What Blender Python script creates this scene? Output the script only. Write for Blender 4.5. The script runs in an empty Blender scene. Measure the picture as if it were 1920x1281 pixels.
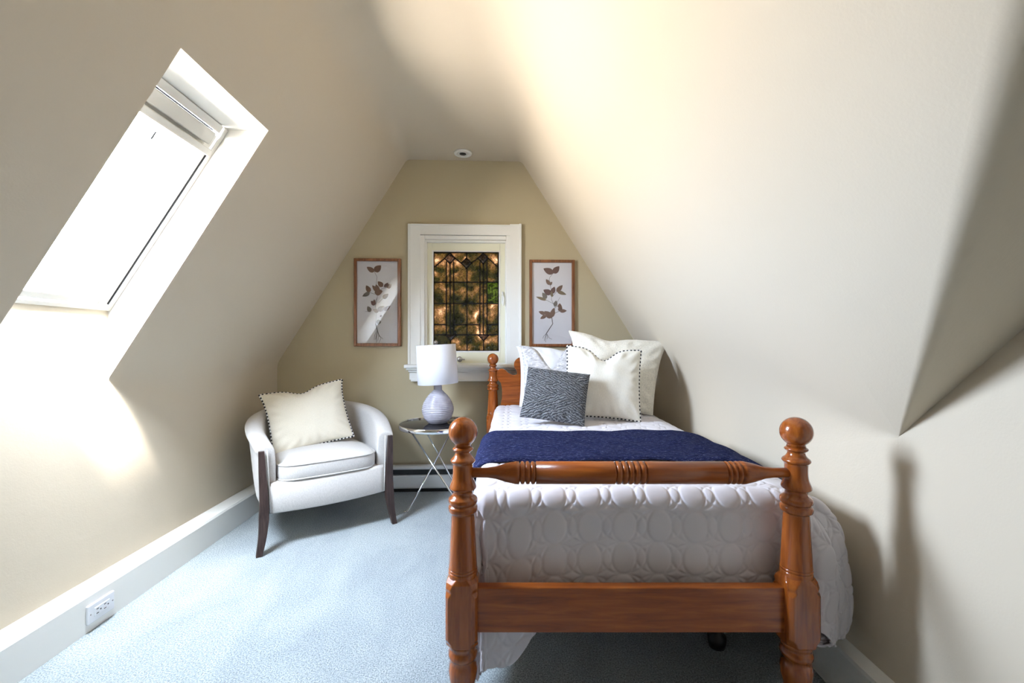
import bpy, bmesh, math, random
import numpy as np
from mathutils import Vector, Matrix
random.seed(4); rng = np.random.default_rng(4)
S = bpy.context.scene; COL = S.collection
# ------------------------------------------------------------------ camera, light, exposure
TH = math.radians(2.3)            # camera looks slightly right of the room's long axis
F = 794.0; HC = 1.19; HZ = 645.0; YB = 3.5
cd = bpy.data.cameras.new('camera'); cam = bpy.data.objects.new('camera', cd); COL.objects.link(cam)
cd.sensor_width = 36; cd.lens = F/1920*36; cd.shift_y = (HZ-640.5)/1920; cd.clip_start = .02
cam.location = (0, 0, HC); cam.rotation_euler = (math.pi/2, 0, -TH); S.camera = cam
S.view_settings.view_transform = 'Standard'; S.view_settings.look = 'None'
S.view_settings.gamma = 1; S.view_settings.use_curve_mapping = False
S.view_settings.exposure = 0.1
w = bpy.data.worlds.new('daylight'); S.world = w; w.use_nodes = True
nt = w.node_tree; nt.nodes.clear()
tc = nt.nodes.new('ShaderNodeTexCoord'); sp = nt.nodes.new('ShaderNodeSeparateXYZ')
rp = nt.nodes.new('ShaderNodeValToRGB'); mr = nt.nodes.new('ShaderNodeMapRange')
bg = nt.nodes.new('ShaderNodeBackground'); wo = nt.nodes.new('ShaderNodeOutputWorld')
nt.links.new(tc.outputs['Generated'], sp.inputs[0]); nt.links.new(sp.outputs['Z'], mr.inputs[0])
mr.inputs[1].default_value = -1; mr.inputs[2].default_value = 1
nt.links.new(mr.outputs[0], rp.inputs[0]); SUND = Vector((1, -1.05, 3.2)).normalized()
dt = nt.nodes.new('ShaderNodeVectorMath'); dt.operation = 'DOT_PRODUCT'; dt.inputs[1].default_value = SUND; nt.links.new(tc.outputs['Generated'], dt.inputs[0])
pw0 = nt.nodes.new('ShaderNodeMath'); pw0.operation = 'MAXIMUM'; pw0.inputs[1].default_value = 0; nt.links.new(dt.outputs['Value'], pw0.inputs[0])
pw1 = nt.nodes.new('ShaderNodeMath'); pw1.operation = 'POWER'; pw1.inputs[1].default_value = 10; nt.links.new(pw0.outputs[0], pw1.inputs[0])
gm = nt.nodes.new('ShaderNodeMix'); gm.data_type = 'RGBA'; gm.blend_type = 'ADD'; gm.clamp_result = False; gm.inputs[7].default_value = (1.25, 1.3, 1.35, 1)
nt.links.new(pw1.outputs[0], gm.inputs[0]); nt.links.new(rp.outputs[0], gm.inputs[6]); nt.links.new(gm.outputs[2], bg.inputs[0]); nt.links.new(bg.outputs[0], wo.inputs[0])
e = rp.color_ramp.elements
e[0].position = 0.0; e[0].color = (1.85, 1.7, 1.56, 1)
e[1].position = 1.0; e[1].color = (.78, .90, 1.08, 1)
for p, c in ((.33, (1.2, 1.1, 1.01, 1)), (.47, (.85, .80, .74, 1)), (.53, (.72, .86, 1.10, 1)), (.75, (.74, .88, 1.10, 1))):
    q = e.new(p); q.color = c
bg.inputs[1].default_value = 118.0
def area(name, loc, rot, sx, sy, power, col, portal=False):
    l = bpy.data.lights.new(name, 'AREA'); l.shape = 'RECTANGLE'; l.size = sx; l.size_y = sy
    l.energy = power; l.color = col
    if portal: l.cycles.is_portal = True
    o = bpy.data.objects.new(name, l); COL.objects.link(o); o.location = loc; o.rotation_euler = rot
    return o
# slope / skylight constants (room frame: x right, y away, z up)
XL = -1.76; ZKL = 1.03; XCL = -.72; ZC = 2.70; XCR = .22
KL = (XCL-XL)/(ZC-ZKL)
SY0, SY1, SZT, SZB = 1.455, 2.0, 2.176, 1.345
XFT = -1.235                                   # frame plane x at SZT
area('skylight_portal', ((XL+XFT)/2-.10, (SY0+SY1)/2, (SZB+SZT)/2+.02),
     (0, -(math.pi/2-math.atan2(XFT-XL, SZT-SZB)) , 0), 1.12, .62, 1, (1, 1, 1), True)
sl_ = bpy.data.lights.new('sun', 'SUN'); sl_.energy = 38; sl_.angle = math.radians(5.0); sl_.color = (1, .95, .88)
so_ = bpy.data.objects.new('sun', sl_); COL.objects.link(so_); so_.rotation_euler = (-SUND).to_track_quat('-Z', 'Y').to_euler()
area('rear_fill_light', (-.3, -1.9, 1.75), (math.pi/2, 0, 0), 1.5, 1.3, 1.2, (1, .95, .87))  # added weak fill behind the camera; the rear wall has no window

# ------------------------------------------------------------------ helpers
def CW(xc, d, z=0):                              # camera-aligned ground frame -> room frame
    return Vector((xc*math.cos(TH)+d*math.sin(TH), -xc*math.sin(TH)+d*math.cos(TH), z))
def BW(px, py, y=YB):                            # measured photo point -> point of the wall plane y
    t = (px-960)/F
    x = y*(t*math.cos(TH)+math.sin(TH))/(math.cos(TH)-t*math.sin(TH))
    d = x*math.sin(TH)+y*math.cos(TH)
    return x, HC-(py-HZ)*d/F
def fin(name, me, mat, parent=None, loc=(0, 0, 0), rot=(0, 0, 0), smooth=True):
    if smooth:
        for p in me.polygons: p.use_smooth = True
    if mat is not None:
        for m in (mat if isinstance(mat, (list, tuple)) else [mat]): me.materials.append(m)
    o = bpy.data.objects.new(name, me); COL.objects.link(o)
    if parent: o.parent = parent
    o.location = loc; o.rotation_euler = rot
    return o
def mesh(name, v, f, mat, parent=None, loc=(0, 0, 0), rot=(0, 0, 0), smooth=True, mi=None):
    me = bpy.data.meshes.new(name); me.from_pydata([tuple(map(float, q)) for q in v], [], f); me.update()
    if len(v) > 100000: return fin(name, me, mat, parent, loc, rot, smooth)
    bm = bmesh.new(); bm.from_mesh(me); bmesh.ops.recalc_face_normals(bm, faces=bm.faces); bm.to_mesh(me); bm.free()
    if mi is not None: me.polygons.foreach_set('material_index', mi)
    return fin(name, me, mat, parent, loc, rot, smooth)
def join(*parts):
    V = []; Fc = []
    for v, f in parts:
        n = len(V); V += [tuple(q) for q in v]; Fc += [tuple(i+n for i in q) for q in f]
    return V, Fc
def box(c, s):
    x, y, z = c; a, b, d = s[0]/2, s[1]/2, s[2]/2
    v = [(x+i*a, y+j*b, z+k*d) for i in (-1, 1) for j in (-1, 1) for k in (-1, 1)]
    return v, [(0, 1, 3, 2), (4, 6, 7, 5), (0, 4, 5, 1), (2, 3, 7, 6), (0, 2, 6, 4), (1, 5, 7, 3)]
def box2(a, b): return box([(p+q)/2 for p, q in zip(a, b)], [abs(q-p) for p, q in zip(a, b)])
def lathe(prof, n=48, c=(0, 0, 0), axis='z'):
    v = []; f = []
    for r, z in prof:
        for i in range(n):
            a = 2*math.pi*i/n; p = (r*math.cos(a), r*math.sin(a), z)
            if axis == 'x': p = (p[2], p[0], p[1])
            if axis == 'y': p = (p[0], p[2], p[1])
            v.append((p[0]+c[0], p[1]+c[1], p[2]+c[2]))
    m = len(prof)
    for j in range(m-1):
        for i in range(n): f.append((j*n+i, j*n+(i+1) % n, (j+1)*n+(i+1) % n, (j+1)*n+i))
    f.append(tuple(range(n))); f.append(tuple((m-1)*n+i for i in range(n)))
    return v, f
def tube(path, r, n=10, closed=False, flat=1.0):
    P = [Vector(p) for p in path]; m = len(P); v = []; f = []
    up = Vector((0, 0, 1)); prev = None
    for i in range(m):
        t = (P[(i+1) % m]-P[i-1]) if closed else (P[min(i+1, m-1)]-P[max(i-1, 0)])
        t.normalize()
        if prev is None:
            a = t.cross(up if abs(t.z) < .95 else Vector((1, 0, 0))).normalized()
        else: a = (prev-t*prev.dot(t)).normalized()
        prev = a; b = t.cross(a); rr = r[i] if isinstance(r, (list, tuple)) else r
        for k in range(n):
            g = 2*math.pi*k/n; v.append(P[i]+a*(rr*math.cos(g))+b*(rr*flat*math.sin(g)))
    for i in range(m if closed else m-1):
        j = (i+1) % m
        for k in range(n): f.append((i*n+k, i*n+(k+1) % n, j*n+(k+1) % n, j*n+k))
    if not closed: f.append(tuple(range(n))); f.append(tuple((m-1)*n+k for k in range(n)))
    return v, f
def extr(poly, t0, t1, plane='xz'):              # outline extruded between two depths
    n = len(poly); v = []
    for t in (t0, t1):
        for a, b in poly: v.append({'xz': (a, t, b), 'yz': (t, a, b), 'xy': (a, b, t)}[plane])
    return v, [tuple(range(n)), tuple(range(n, 2*n))]+[(i, (i+1) % n, n+(i+1) % n, n+i) for i in range(n)]
def bev(o, wd=.004, seg=3, ang=35):
    m = o.modifiers.new('bevel', 'BEVEL'); m.width = wd; m.segments = seg; m.limit_method = 'ANGLE'; m.angle_limit = math.radians(ang)
    m.harden_normals = False
    return o
def flatten(o):
    for p in o.data.polygons: p.use_smooth = False
    return o
def sub(o, k=2):
    m = o.modifiers.new('subsurf', 'SUBSURF'); m.levels = k; m.render_levels = k; return o
def spl(pts, n):                                 # Catmull-Rom through points
    P = [np.array(p, float) for p in pts]; P = [2*P[0]-P[1]]+P+[2*P[-1]-P[-2]]; out = []
    for i in range(1, len(P)-2):
        for k in range(n):
            t = k/n; a, b, c, d = P[i-1:i+3]
            out.append(.5*((2*b)+(-a+c)*t+(2*a-5*b+4*c-d)*t*t+(-a+3*b-3*c+d)*t**3))
    out.append(P[-2]); return out
def empty(name, loc, rz=0, label=None, cat=None, group=None):
    o = bpy.data.objects.new(name, None); COL.objects.link(o); o.location = loc; o.rotation_euler = (0, 0, rz); o.empty_display_size = .1
    if label: tag(o, label, cat, group)
    return o
def tag(o, label, cat, group=None):
    o['label'] = label; o['category'] = cat
    if group: o['group'] = group
    return o
def struct(o, label=None):
    o['kind'] = 'structure'
    if label: o['label'] = label
    return o

# ------------------------------------------------------------------ materials
class M:
    def __init__(s, name, col=(.5, .5, .5), rough=.6, metal=0, spec=.5):
        s.m = bpy.data.materials.new(name); s.m.use_nodes = True; s.t = s.m.node_tree; s.b = s.t.nodes['Principled BSDF']
        s.set('Base Color', (*col, 1)); s.set('Roughness', rough); s.set('Metallic', metal); s.set('Specular IOR Level', spec)
        s.h = None
    def set(s, k, v): s.b.inputs[k].default_value = v; return s
    def n(s, typ, **kw):
        q = s.t.nodes.new('ShaderNode'+typ)
        for k, v in kw.items():
            if k.startswith('_'): setattr(q, k[1:], v)
            else: q.inputs[k.replace('__', ' ')].default_value = v
        return q
    def l(s, a, b): s.t.links.new(a, b)
    def co(s, kind='Object', scale=(1, 1, 1), rot=(0, 0, 0)):
        a = s.n('TexCoord'); m = s.n('Mapping'); s.l(a.outputs[kind], m.inputs[0])
        m.inputs['Scale'].default_value = scale; m.inputs['Rotation'].default_value = rot; return m.outputs[0]
    def noise(s, vec, sc, det=3, rough=.5, dist=0):
        q = s.n('TexNoise', Scale=sc, Detail=det, Roughness=rough, Distortion=dist); s.l(vec, q.inputs[0]); return q.outputs[0]
    def ramp(s, fac, stops):
        r = s.n('ValToRGB'); s.l(fac, r.inputs[0]); el = r.color_ramp.elements
        while len(el) < len(stops): el.new(.5)
        for x, (p, c) in zip(el, stops): x.position = p; x.color = (*c, 1)
        return r.outputs[0]
    def col(s, sock): s.l(sock, s.b.inputs['Base Color']); return s
    def bump(s, h, strength=.3, dist=.01):
        b = s.n('Bump', Strength=strength, Distance=dist); s.l(h, b.inputs['Height'])
        if s.h: s.l(s.h, b.inputs['Normal'])
        s.h = b.outputs[0]; s.l(s.h, s.b.inputs['Normal']); return s
    def sheen(s, v): return s.set('Sheen Weight', v)
def paint(name, col, rough=.6, bs=.15):
    m = M(name, col, rough, spec=.3); v = m.co()
    m.bump(m.noise(v, 9, 4), bs*.8, .012); m.bump(m.noise(v, 160, 3), bs, .002); return m.m
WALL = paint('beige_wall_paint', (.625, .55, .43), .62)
TRIM = paint('white_trim_paint', (.86, .86, .82), .35, .05)
CREAM = paint('cream_sash_paint', (.83, .81, .64), .4, .04)
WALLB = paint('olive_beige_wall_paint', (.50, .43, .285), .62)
m = M('blue_grey_carpet', rough=.95, spec=.1); v = m.co()
c_ = m.ramp(m.noise(v, 190, 4, .75), [(.36, (.10, .12, .135)), (.5, (.33, .39, .405)), (.62, (.57, .625, .635))])
k_ = m.ramp(m.noise(m.co(scale=(1, .6, 1), rot=(0, 0, .5)), 3.2, 4, .6, .6), [(.35, (.84, .85, .88)), (.62, (1.06, 1.05, 1.04))])
mx = m.n('Mix', _data_type='RGBA', _blend_type='MULTIPLY'); mx.inputs['Factor'].default_value = 1; m.l(c_, mx.inputs[6]); m.l(k_, mx.inputs[7]); m.col(mx.outputs[2])
m.bump(m.noise(v, 150, 4, .7), .9, .008); m.bump(m.noise(v, 7, 3), .5, .02); m.sheen(.3); CARPET = m.m
def wood(name, dark, mid, light, rough, axis, sc=1.0, coat=.0):
    m = M(name, rough=rough, spec=.38)
    stretch = {'z': (9, 9, .8), 'x': (.8, 9, 9), 'y': (9, .8, 9)}[axis]
    v = m.co(scale=tuple(q*sc for q in stretch))
    a = m.noise(v, 4.5, 6, .62, .45); m.col(m.ramp(a, [(.25, dark), (.5, mid), (.78, light)]))
    m.bump(m.noise(v, 9, 4), .05, .003)
    if coat: m.set('Coat Weight', coat); m.set('Coat Roughness', .12)
    return m.m
oak = ((.14, .028, .004), (.28, .068, .009), (.42, .122, .019))
WZ = wood('amber_maple_post', *oak, .22, 'z', 1.3, .5); WX = wood('amber_maple_rail', *oak, .3, 'x', 1.3, .25); WY = wood('amber_maple_side', *oak, .3, 'y', 1, .6)
WD = wood('dark_walnut_leg', (.014, .008, .007), (.036, .021, .018), (.07, .042, .037), .45, 'z', 2)
WF = wood('brown_frame_wood', (.10, .03, .010), (.20, .07, .022), (.33, .13, .05), .4, 'z', 2, .3)
def fabric(name, col, var=.1, sc=420, bs=.35, rough=.9, big=.0, thread=(1, 1, 1)):
    m = M(name, rough=rough, spec=.15); v = m.co(scale=thread)
    n1 = m.noise(v, sc, 3, .7); lo = tuple(q*(1-var) for q in col); hi = tuple(min(1, q*(1+var)) for q in col)
    m.col(m.ramp(n1, [(.3, lo), (.7, hi)])); m.bump(n1, bs, .002)
    if big: m.bump(m.noise(m.co(), 14, 3), big, .02)
    m.sheen(.2); return m.m
LINEN = fabric('grey_white_linen', (.56, .54, .515), .12, 300, .4, thread=(1, 1, .35))
IVORY = fabric('ivory_linen', (.72, .67, .55), .08, 320, .4, thread=(1, .3, 1), big=.12)
CREAMF = fabric('cream_woven_cotton', (.80, .77, .68), .06, 260, .5, thread=(1, 1, .25), big=.12)
TEDDY = fabric('cream_nubby_fabric', (.78, .74, .64), .14, 120, 1.0, big=.2)
SPECK = fabric('pale_grey_slub', (.52, .51, .52), .5, 95, 1.0, thread=(.35, 1, 1), big=.15)
WHITEC = fabric('white_pillowcase', (.82, .83, .86), .03, 500, .15, big=.2)
QUILTM = fabric('white_quilt_cotton', (.66, .63, .66), .03, 600, .15)
BLACKT = M('black_thread', (.015, .015, .02), .8).m
WHITET = M('white_thread', (.82, .8, .76), .8).m
m = M('navy_knit', rough=.95, spec=.1); v = m.co(scale=(1, 3, 3)); n_ = m.noise(v, 60, 6, .85)
m.col(m.ramp(n_, [(.40, (.012, .016, .055)), (.56, (.034, .044, .14)), (.68, (.30, .33, .50))]))
wv = m.n('TexWave', Scale=34.0, Distortion=3.0, Detail=2); m.l(m.co(), wv.inputs[0]); wv.bands_direction = 'Y'
m.bump(wv.outputs['Fac'], .9, .008); m.bump(n_, .7, .005); NAVY = m.m
m = M('slate_ridged_weave', rough=.9, spec=.15); waves = []
for rz in (.45, -.40):
    q = m.n('TexWave', Scale=24.0, Distortion=9.0, Detail=4.0, Detail__Roughness=.7); q.inputs['Detail Scale'].default_value = 1.6; q.bands_direction = 'Z'
    m.l(m.co(rot=(0, rz, 0)), q.inputs[0]); waves.append(q.outputs['Fac'])
sel = m.ramp(m.noise(m.co(scale=(.7, 1, 2.2)), 6, 1), [(.49, (0, 0, 0)), (.51, (1, 1, 1))])
mx = m.n('Mix', _data_type='FLOAT'); m.l(sel, mx.inputs['Factor']); m.l(waves[0], mx.inputs[2]); m.l(waves[1], mx.inputs[3])
m.col(m.ramp(mx.outputs[0], [(.0, (.05, .052, .06)), (.28, (.17, .18, .195)), (.9, (.32, .33, .35))])); m.bump(mx.outputs[0], 1.0, .012); m.bump(m.noise(m.co(), 300, 3), .4, .002); SLATE = m.m
CHROME = M('polished_chrome', (.82, .83, .85), .08, 1).m
NICKEL = M('brushed_nickel', (.45, .44, .43), .3, 1).m
BLKGLASS = M('black_glass_top', (.012, .011, .012), .05, 0, .1).m
BLACKM = M('black_enamel', (.012, .012, .013), .4).m
m = M('grey_glazed_ceramic', (.42, .41, .46), .16, spec=.6); v = m.co(); m.col(m.ramp(m.noise(v, 16, 4), [(.3, (.33, .32, .37)), (.7, (.50, .49, .54))])); CERAM = m.m
m = M('white_drum_shade', (.70, .70, .735), .85); m.set('Transmission Weight', 0); m.bump(m.noise(m.co(scale=(1, 1, 3)), 300, 2), .15, .002); SHADE = m.m
ENAMEL = M('white_enamel', (.74, .75, .74), .35).m
PLASTIC = M('white_plastic', (.84, .86, .90), .3).m
PAPER = M('print_paper', (.66, .65, .68), .8).m
LEAFS = [M('pressed_leaf_'+n, c, .8).m for n, c in (('brown', (.13, .062, .038)), ('maroon', (.085, .028, .026)), ('olive', (.15, .105, .055)), ('grey', (.12, .10, .085)))]
STEMM = M('pressed_stem', (.05, .035, .03), .8).m
LEAD = M('lead_came', (.006, .006, .006), .7, 0, .15).m
VALANCE = M('pale_aluminium_blind', (.62, .60, .54), .4).m
m = M('clear_picture_glass', (1, 1, 1), .0); m.b.inputs['Alpha'].default_value = 1
gl = m.n('BsdfGlossy', Roughness=.0); tr = m.n('BsdfTransparent'); lw0 = m.n('LayerWeight', Blend=.5); pw = m.n('Math', _operation='POWER'); pw.inputs[1].default_value = 5; m.l(lw0.outputs['Facing'], pw.inputs[0]); lw = m.n('MapRange'); m.l(pw.outputs[0], lw.inputs[0]); lw.inputs[3].default_value = .045; lw.inputs[4].default_value = .9; ms = m.n('MixShader')
m.l(lw.outputs[0], ms.inputs[0]); m.l(tr.outputs[0], ms.inputs[1]); m.l(gl.outputs[0], ms.inputs[2]); m.l(ms.outputs[0], m.t.nodes['Material Output'].inputs[0]); PGLASS = m.m
m = M('amber_art_glass'); v = m.co()
c1 = m.ramp(m.noise(m.co(scale=(1, 1, 1)), 9, 2, .6, .4), [(.30, (.006, .0065, .002)), (.42, (.017, .016, .006)), (.52, (.038, .027, .012)), (.62, (.066, .045, .027)), (.72, (.17, .13, .095))])
rip = m.noise(v, 105, 3, .6, 1.5)
c2 = m.ramp(rip, [(.34, (.25, .25, .25)), (.50, (.9, .9, .9)), (.66, (1.9, 1.9, 1.9))])
mx = m.n('Mix', _data_type='RGBA', _blend_type='MULTIPLY'); mx.inputs['Factor'].default_value = 1; m.l(c1, mx.inputs[6]); m.l(c2, mx.inputs[7])
tl = m.n('BsdfTranslucent'); gl = m.n('BsdfGlossy', Roughness=.12); ms = m.n('MixShader'); ms.inputs[0].default_value = .022
bp = m.n('Bump', Strength=.6, Distance=.01); m.l(rip, bp.inputs['Height']); m.l(bp.outputs[0], gl.inputs['Normal'])
m.l(mx.outputs[2], tl.inputs[0]); m.l(tl.outputs[0], ms.inputs[1]); m.l(gl.outputs[0], ms.inputs[2]); m.l(ms.outputs[0], m.t.nodes['Material Output'].inputs[0]); ART = m.m; ARTMIX = mx
def simple_translucent(name, col):
    m = M(name); tl = m.n('BsdfTranslucent'); tl.inputs[0].default_value = (*col, 1); gl = m.n('BsdfGlossy', Roughness=.05); ms = m.n('MixShader'); ms.inputs[0].default_value = .05
    c = m.ramp(m.noise(m.co(), 60, 2, .6), [(.4, tuple(q*.35 for q in col)), (.62, tuple(q*1.6 for q in col))]); m.l(c, tl.inputs[0])
    m.l(tl.outputs[0], ms.inputs[1]); m.l(gl.outputs[0], ms.inputs[2]); m.l(ms.outputs[0], m.t.nodes['Material Output'].inputs[0]); return m.m
BEVG = simple_translucent('bevelled_clear_glass', (.16, .14, .15))
GREENG = simple_translucent('green_art_glass', (.022, .027, .008))
m = M('skylight_glass'); gl = m.n('BsdfGlossy', Roughness=.0); tr = m.n('BsdfTransparent'); ms = m.n('MixShader'); ms.inputs[0].default_value = .04
m.l(tr.outputs[0], ms.inputs[1]); m.l(gl.outputs[0], ms.inputs[2]); m.l(ms.outputs[0], m.t.nodes['Material Output'].inputs[0]); SKYG = m.m

# ------------------------------------------------------------------ room shell
Y0 = -2.0
def xr(y): return 1.32-.055*(YB-y)               # right knee wall (runs slightly inward)
def xcr(y): return XCR-.09*(YB-y)
def zkr(y): return .973-.025*(YB-y)
YG = 1.206                                         # where the cross gable begins
def zgab(y): return min(zkr(YG)+1.0*(YG-y), ZC-.001)
def fillet(A, B, C, r, n=8):                     # round corner B between A and C
    A, B, C = map(lambda q: np.array(q, float), (A, B, C)); u = A-B; v_ = C-B
    lu, lv = np.linalg.norm(u), np.linalg.norm(v_); u /= max(lu, 1e-6); v_ /= max(lv, 1e-6)
    ang = math.acos(max(-1, min(1, float(u@v_)))); t = min(r/max(math.tan(ang/2), 1e-3), lu*.9, lv*.9)
    return [((1-k/n)**2)*(B+u*t)+2*(k/n)*(1-k/n)*B+((k/n)**2)*(B+v_*t) for k in range(n+1)]
def lerp(a, b, t): return [a[i]+(b[i]-a[i])*t for i in range(len(a))]
def section(y):
    t = min(1, max(0, (YB-y)/2.0)); r1 = .07+.45*t**.8
    pts = []
    lk = fillet((XL, .72), (XL, ZKL), (XCL, ZC), .06+.6*min(1, max(0, (y-SY1)/.6))*min(1, max(.15, (YB-y)/.8)), 6)
    pts.append((XL, .70)); pts += lk
    zs = [1.25, 1.45, 1.7, 1.95, SZT]
    pts += [(XL+(z-ZKL)*KL, z) for z in zs]
    pts += fillet((XL+(SZT+.02-ZKL)*KL, SZT+.02), (XCL, ZC), (xcr(y)-.2, ZC), r1*.8, 12)
    XR = xcr(y)
    if y >= YG: K = (xr(y), zkr(y)); E = (xr(y), .55)
    else:
        z = zgab(y); k = (xr(y)-XR)/(ZC-zkr(y)); K = (XR+(ZC-z)*k, z); E = (xr(y), z)
        if z > ZC-.01: K = (XR+.02, ZC-.001)
    mid = lerp((XR, ZC), K, .5) if K[0] > XR+.2 else lerp((XR, ZC), K, .6)
    pts += fillet((XCL+.35, ZC), (XR, ZC), mid, r1*.9, 12)
    for q in (.3, .5, .7): pts.append(tuple(lerp(mid, K, q)))
    rr = .85*min(1, max(0, (y-YG)/.8))*min(1, max(.2, (YB-y)/.8))+.012 if y >= YG else .012+.13*min(1, (YG-y)/.8)
    pts += fillet(lerp(mid, K, .5), K, E, rr, 8)
    pts.append(E); return [(float(a), float(b)) for a, b in pts]
ys = sorted(set([Y0, -1.2, -.6, -.35, -.2, 0, .2, .4, .6, .75, .9, 1.0, 1.1, 1.17, YG-.001, YG, YG+.03, 1.35, SY0, 1.6, 1.8, SY1, 2.2, 2.4, 2.6, 2.8, 3.0, 3.2, 3.35, YB]))
sec = [section(y) for y in ys]; n = len(sec[0]); V = []; Fc = []
for y, s_ in zip(ys, sec): V += [(a, y, b) for a, b in s_]
hole_hi = 1+7+5-1                                # index of the SZT row
for j in range(len(ys)-1):
    for i in range(n-1):
        if i < hole_hi and SY0-1e-6 <= ys[j] < SY1-1e-6: continue
        if i == n-2 and abs(ys[j]-(YG-.001)) < 1e-6: continue
        Fc.append((j*n+i, j*n+i+1, (j+1)*n+i+1, (j+1)*n+i))
struct(mesh('ceiling', V, Fc, WALL), 'beige sloped attic ceiling with soft curved edges')
struct(mesh('floor', [(-2.1, Y0, 0), (1.6, Y0, 0), (1.6, YB+.01, 0), (-2.1, YB+.01, 0)], [(0, 1, 2, 3)], CARPET, smooth=False), 'blue grey carpet')
struct(mesh('wall_left', [(XL, Y0, 0), (XL, YB, 0), (XL, YB, .70), (XL, SY1, .70), (XL, SY1, SZB), (XL, SY0, SZB), (XL, SY0, .70), (XL, Y0, .70)],
            [(0, 1, 2, 3, 6, 7), (3, 4, 5, 6)], WALL, smooth=False))
R = [(xr(Y0), Y0, 0), (xr(YB), YB, 0), (xr(YB), YB, .55), (xr(YG), YG, .55), (xr(YG), YG, zkr(YG)+.02)]
for y in reversed([q for q in ys if q < YG]): R.append((xr(y), y, zgab(y)+.02))
struct(mesh('wall_right', R, [tuple(range(len(R)))], WALL, smooth=False))
struct(mesh('wall_rear', [(-2, Y0, 0), (1.6, Y0, 0), (1.6, Y0, 2.8), (-2, Y0, 2.8)], [(0, 1, 2, 3)], WALL, smooth=False))
# back wall with the window opening
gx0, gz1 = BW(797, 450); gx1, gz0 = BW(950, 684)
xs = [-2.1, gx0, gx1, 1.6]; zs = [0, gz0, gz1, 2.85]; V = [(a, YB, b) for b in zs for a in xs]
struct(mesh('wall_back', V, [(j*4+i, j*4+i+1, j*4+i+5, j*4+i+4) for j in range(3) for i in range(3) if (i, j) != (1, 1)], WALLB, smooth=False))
# skylight well
def xf(z): return XFT-(SZT-z)*(XFT-XL)/(SZT-SZB)
side = [(XL, .95)]+[tuple(q) for q in fillet((XL, .9), (XL, ZKL), (XCL, ZC), .06, 6)]+[(XL+(z-ZKL)*KL, z) for z in (1.45, SZT)]+[(XFT, SZT), (XL, SZB)]
V = [(a, SY1, b) for a, b in side]; k = len(V); V += [(a, SY0, b) for a, b in side]
xt = XL+(SZT-ZKL)*KL
V += [(xt, SY0, SZT), (xt, SY1, SZT), (XFT-.05, SY1, SZT), (XFT-.05, SY0, SZT)]
struct(mesh('trim_1', V, [tuple(range(k)), tuple(range(k, 2*k)), (2*k, 2*k+1, 2*k+2, 2*k+3)], paint('white_reveal_paint', (.78, .76, .70), .55, .05), smooth=False), 'white painted skylight reveal')
# baseboards: tall board with a deep flat ledge
def bboard(name, pts, ledge_dir, h=.158, th=.085):
    a, b = Vector(pts[0]), Vector(pts[1]); nrm = Vector(ledge_dir)
    prof = [(0, 0), (0, h+.012), (th*.93, h), (th, h-.012), (th, 0)]
    V = [(p+nrm*o_+Vector((0, 0, z))) for p in (a, b) for o_, z in prof]; m_ = len(prof)
    o = mesh(name, V, [tuple(range(m_)), tuple(range(m_, 2*m_))]+[(i, (i+1) % m_, m_+(i+1) % m_, m_+i) for i in range(m_)], TRIM, smooth=False)
    return struct(o)
bboard('baseboard_left', ((XL, Y0, 0), (XL, YB, 0)), (1, 0, 0))
bboard('baseboard_right', ((xr(Y0), Y0, 0), (xr(YB), YB, 0)), (-1, 0, 0), .165, .045)
bboard('baseboard_back', ((XL, YB, 0), (xr(YB), YB, 0)), (0, -1, 0), .15, .02)

# skylight window: frame, sash, glass, blind cassette; local axes: u up the slope, y along the roof, n outward
sky = struct(empty('window_2', (XL, (SY0+SY1)/2, SZB)), 'skylight set deep in the left slope')
UL = math.hypot(XFT-XL, SZT-SZB); U = Vector(((XFT-XL)/UL, 0, (SZT-SZB)/UL)); N = Vector((-U.z, 0, U.x)); HW = (SY1-SY0)/2
def sbox(u0, u1, y0, y1, n0, n1):
    v = [U*u+Vector((0, y, 0))+N*q for u in (u0, u1) for y in (y0, y1) for q in (n0, n1)]
    return v, [(0, 1, 3, 2), (4, 6, 7, 5), (0, 4, 5, 1), (2, 3, 7, 6), (0, 2, 6, 4), (1, 5, 7, 3)]
SW = paint('white_skylight_frame', (.80, .78, .72), .35, .03)
bev(mesh('window_frame', *join(sbox(0, UL, -HW, -HW+.022, -.012, .03), sbox(0, UL, HW-.022, HW, -.012, .03), sbox(0, .02, -HW+.022, HW-.022, -.012, .03), sbox(UL-.035, UL, -HW+.035, HW-.035, -.012, .03)), SW, sky, smooth=False), .003)
bev(mesh('sash', *join(sbox(.024, UL-.05, -HW+.027, -HW+.07, -.004, .028), sbox(.024, UL-.05, HW-.07, HW-.027, -.004, .028), sbox(.024, .055, -HW+.07, HW-.07, -.004, .028), sbox(UL-.14, UL-.05, -HW+.07, HW-.07, -.004, .028)), SW, sky, smooth=False), .004)
mesh('glass_pane', *sbox(.055, UL-.14, -HW+.07, HW-.07, .008, .011), SKYG, sky, smooth=False)
bl = bev(mesh('blind_cassette', *join(sbox(UL-.105, UL-.045, -HW+.04, HW-.075, -.035, .015)), VALANCE, sky, smooth=False), .006)
bev(mesh('bottom_bar', *sbox(UL-.15, UL-.118, -HW+.04, HW-.055, -.045, .012), VALANCE, bl, smooth=False), .004)
mesh('shadow_gap', *sbox(UL-.043, UL-.037, -HW+.04, HW-.075, -.014, -.004), BLACKM, sky, smooth=False)
mesh('gasket', *join(*[sbox(.03, UL-.14, s_*(HW-.0258), s_*(HW-.0240), -.008, .004) for s_ in (-1, 1)]), BLACKM, sky, smooth=False)
mesh('latch', *sbox(UL-.215, UL-.18, -.012, -.004, .0, .02), BLACKM, sky, smooth=False)

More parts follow.
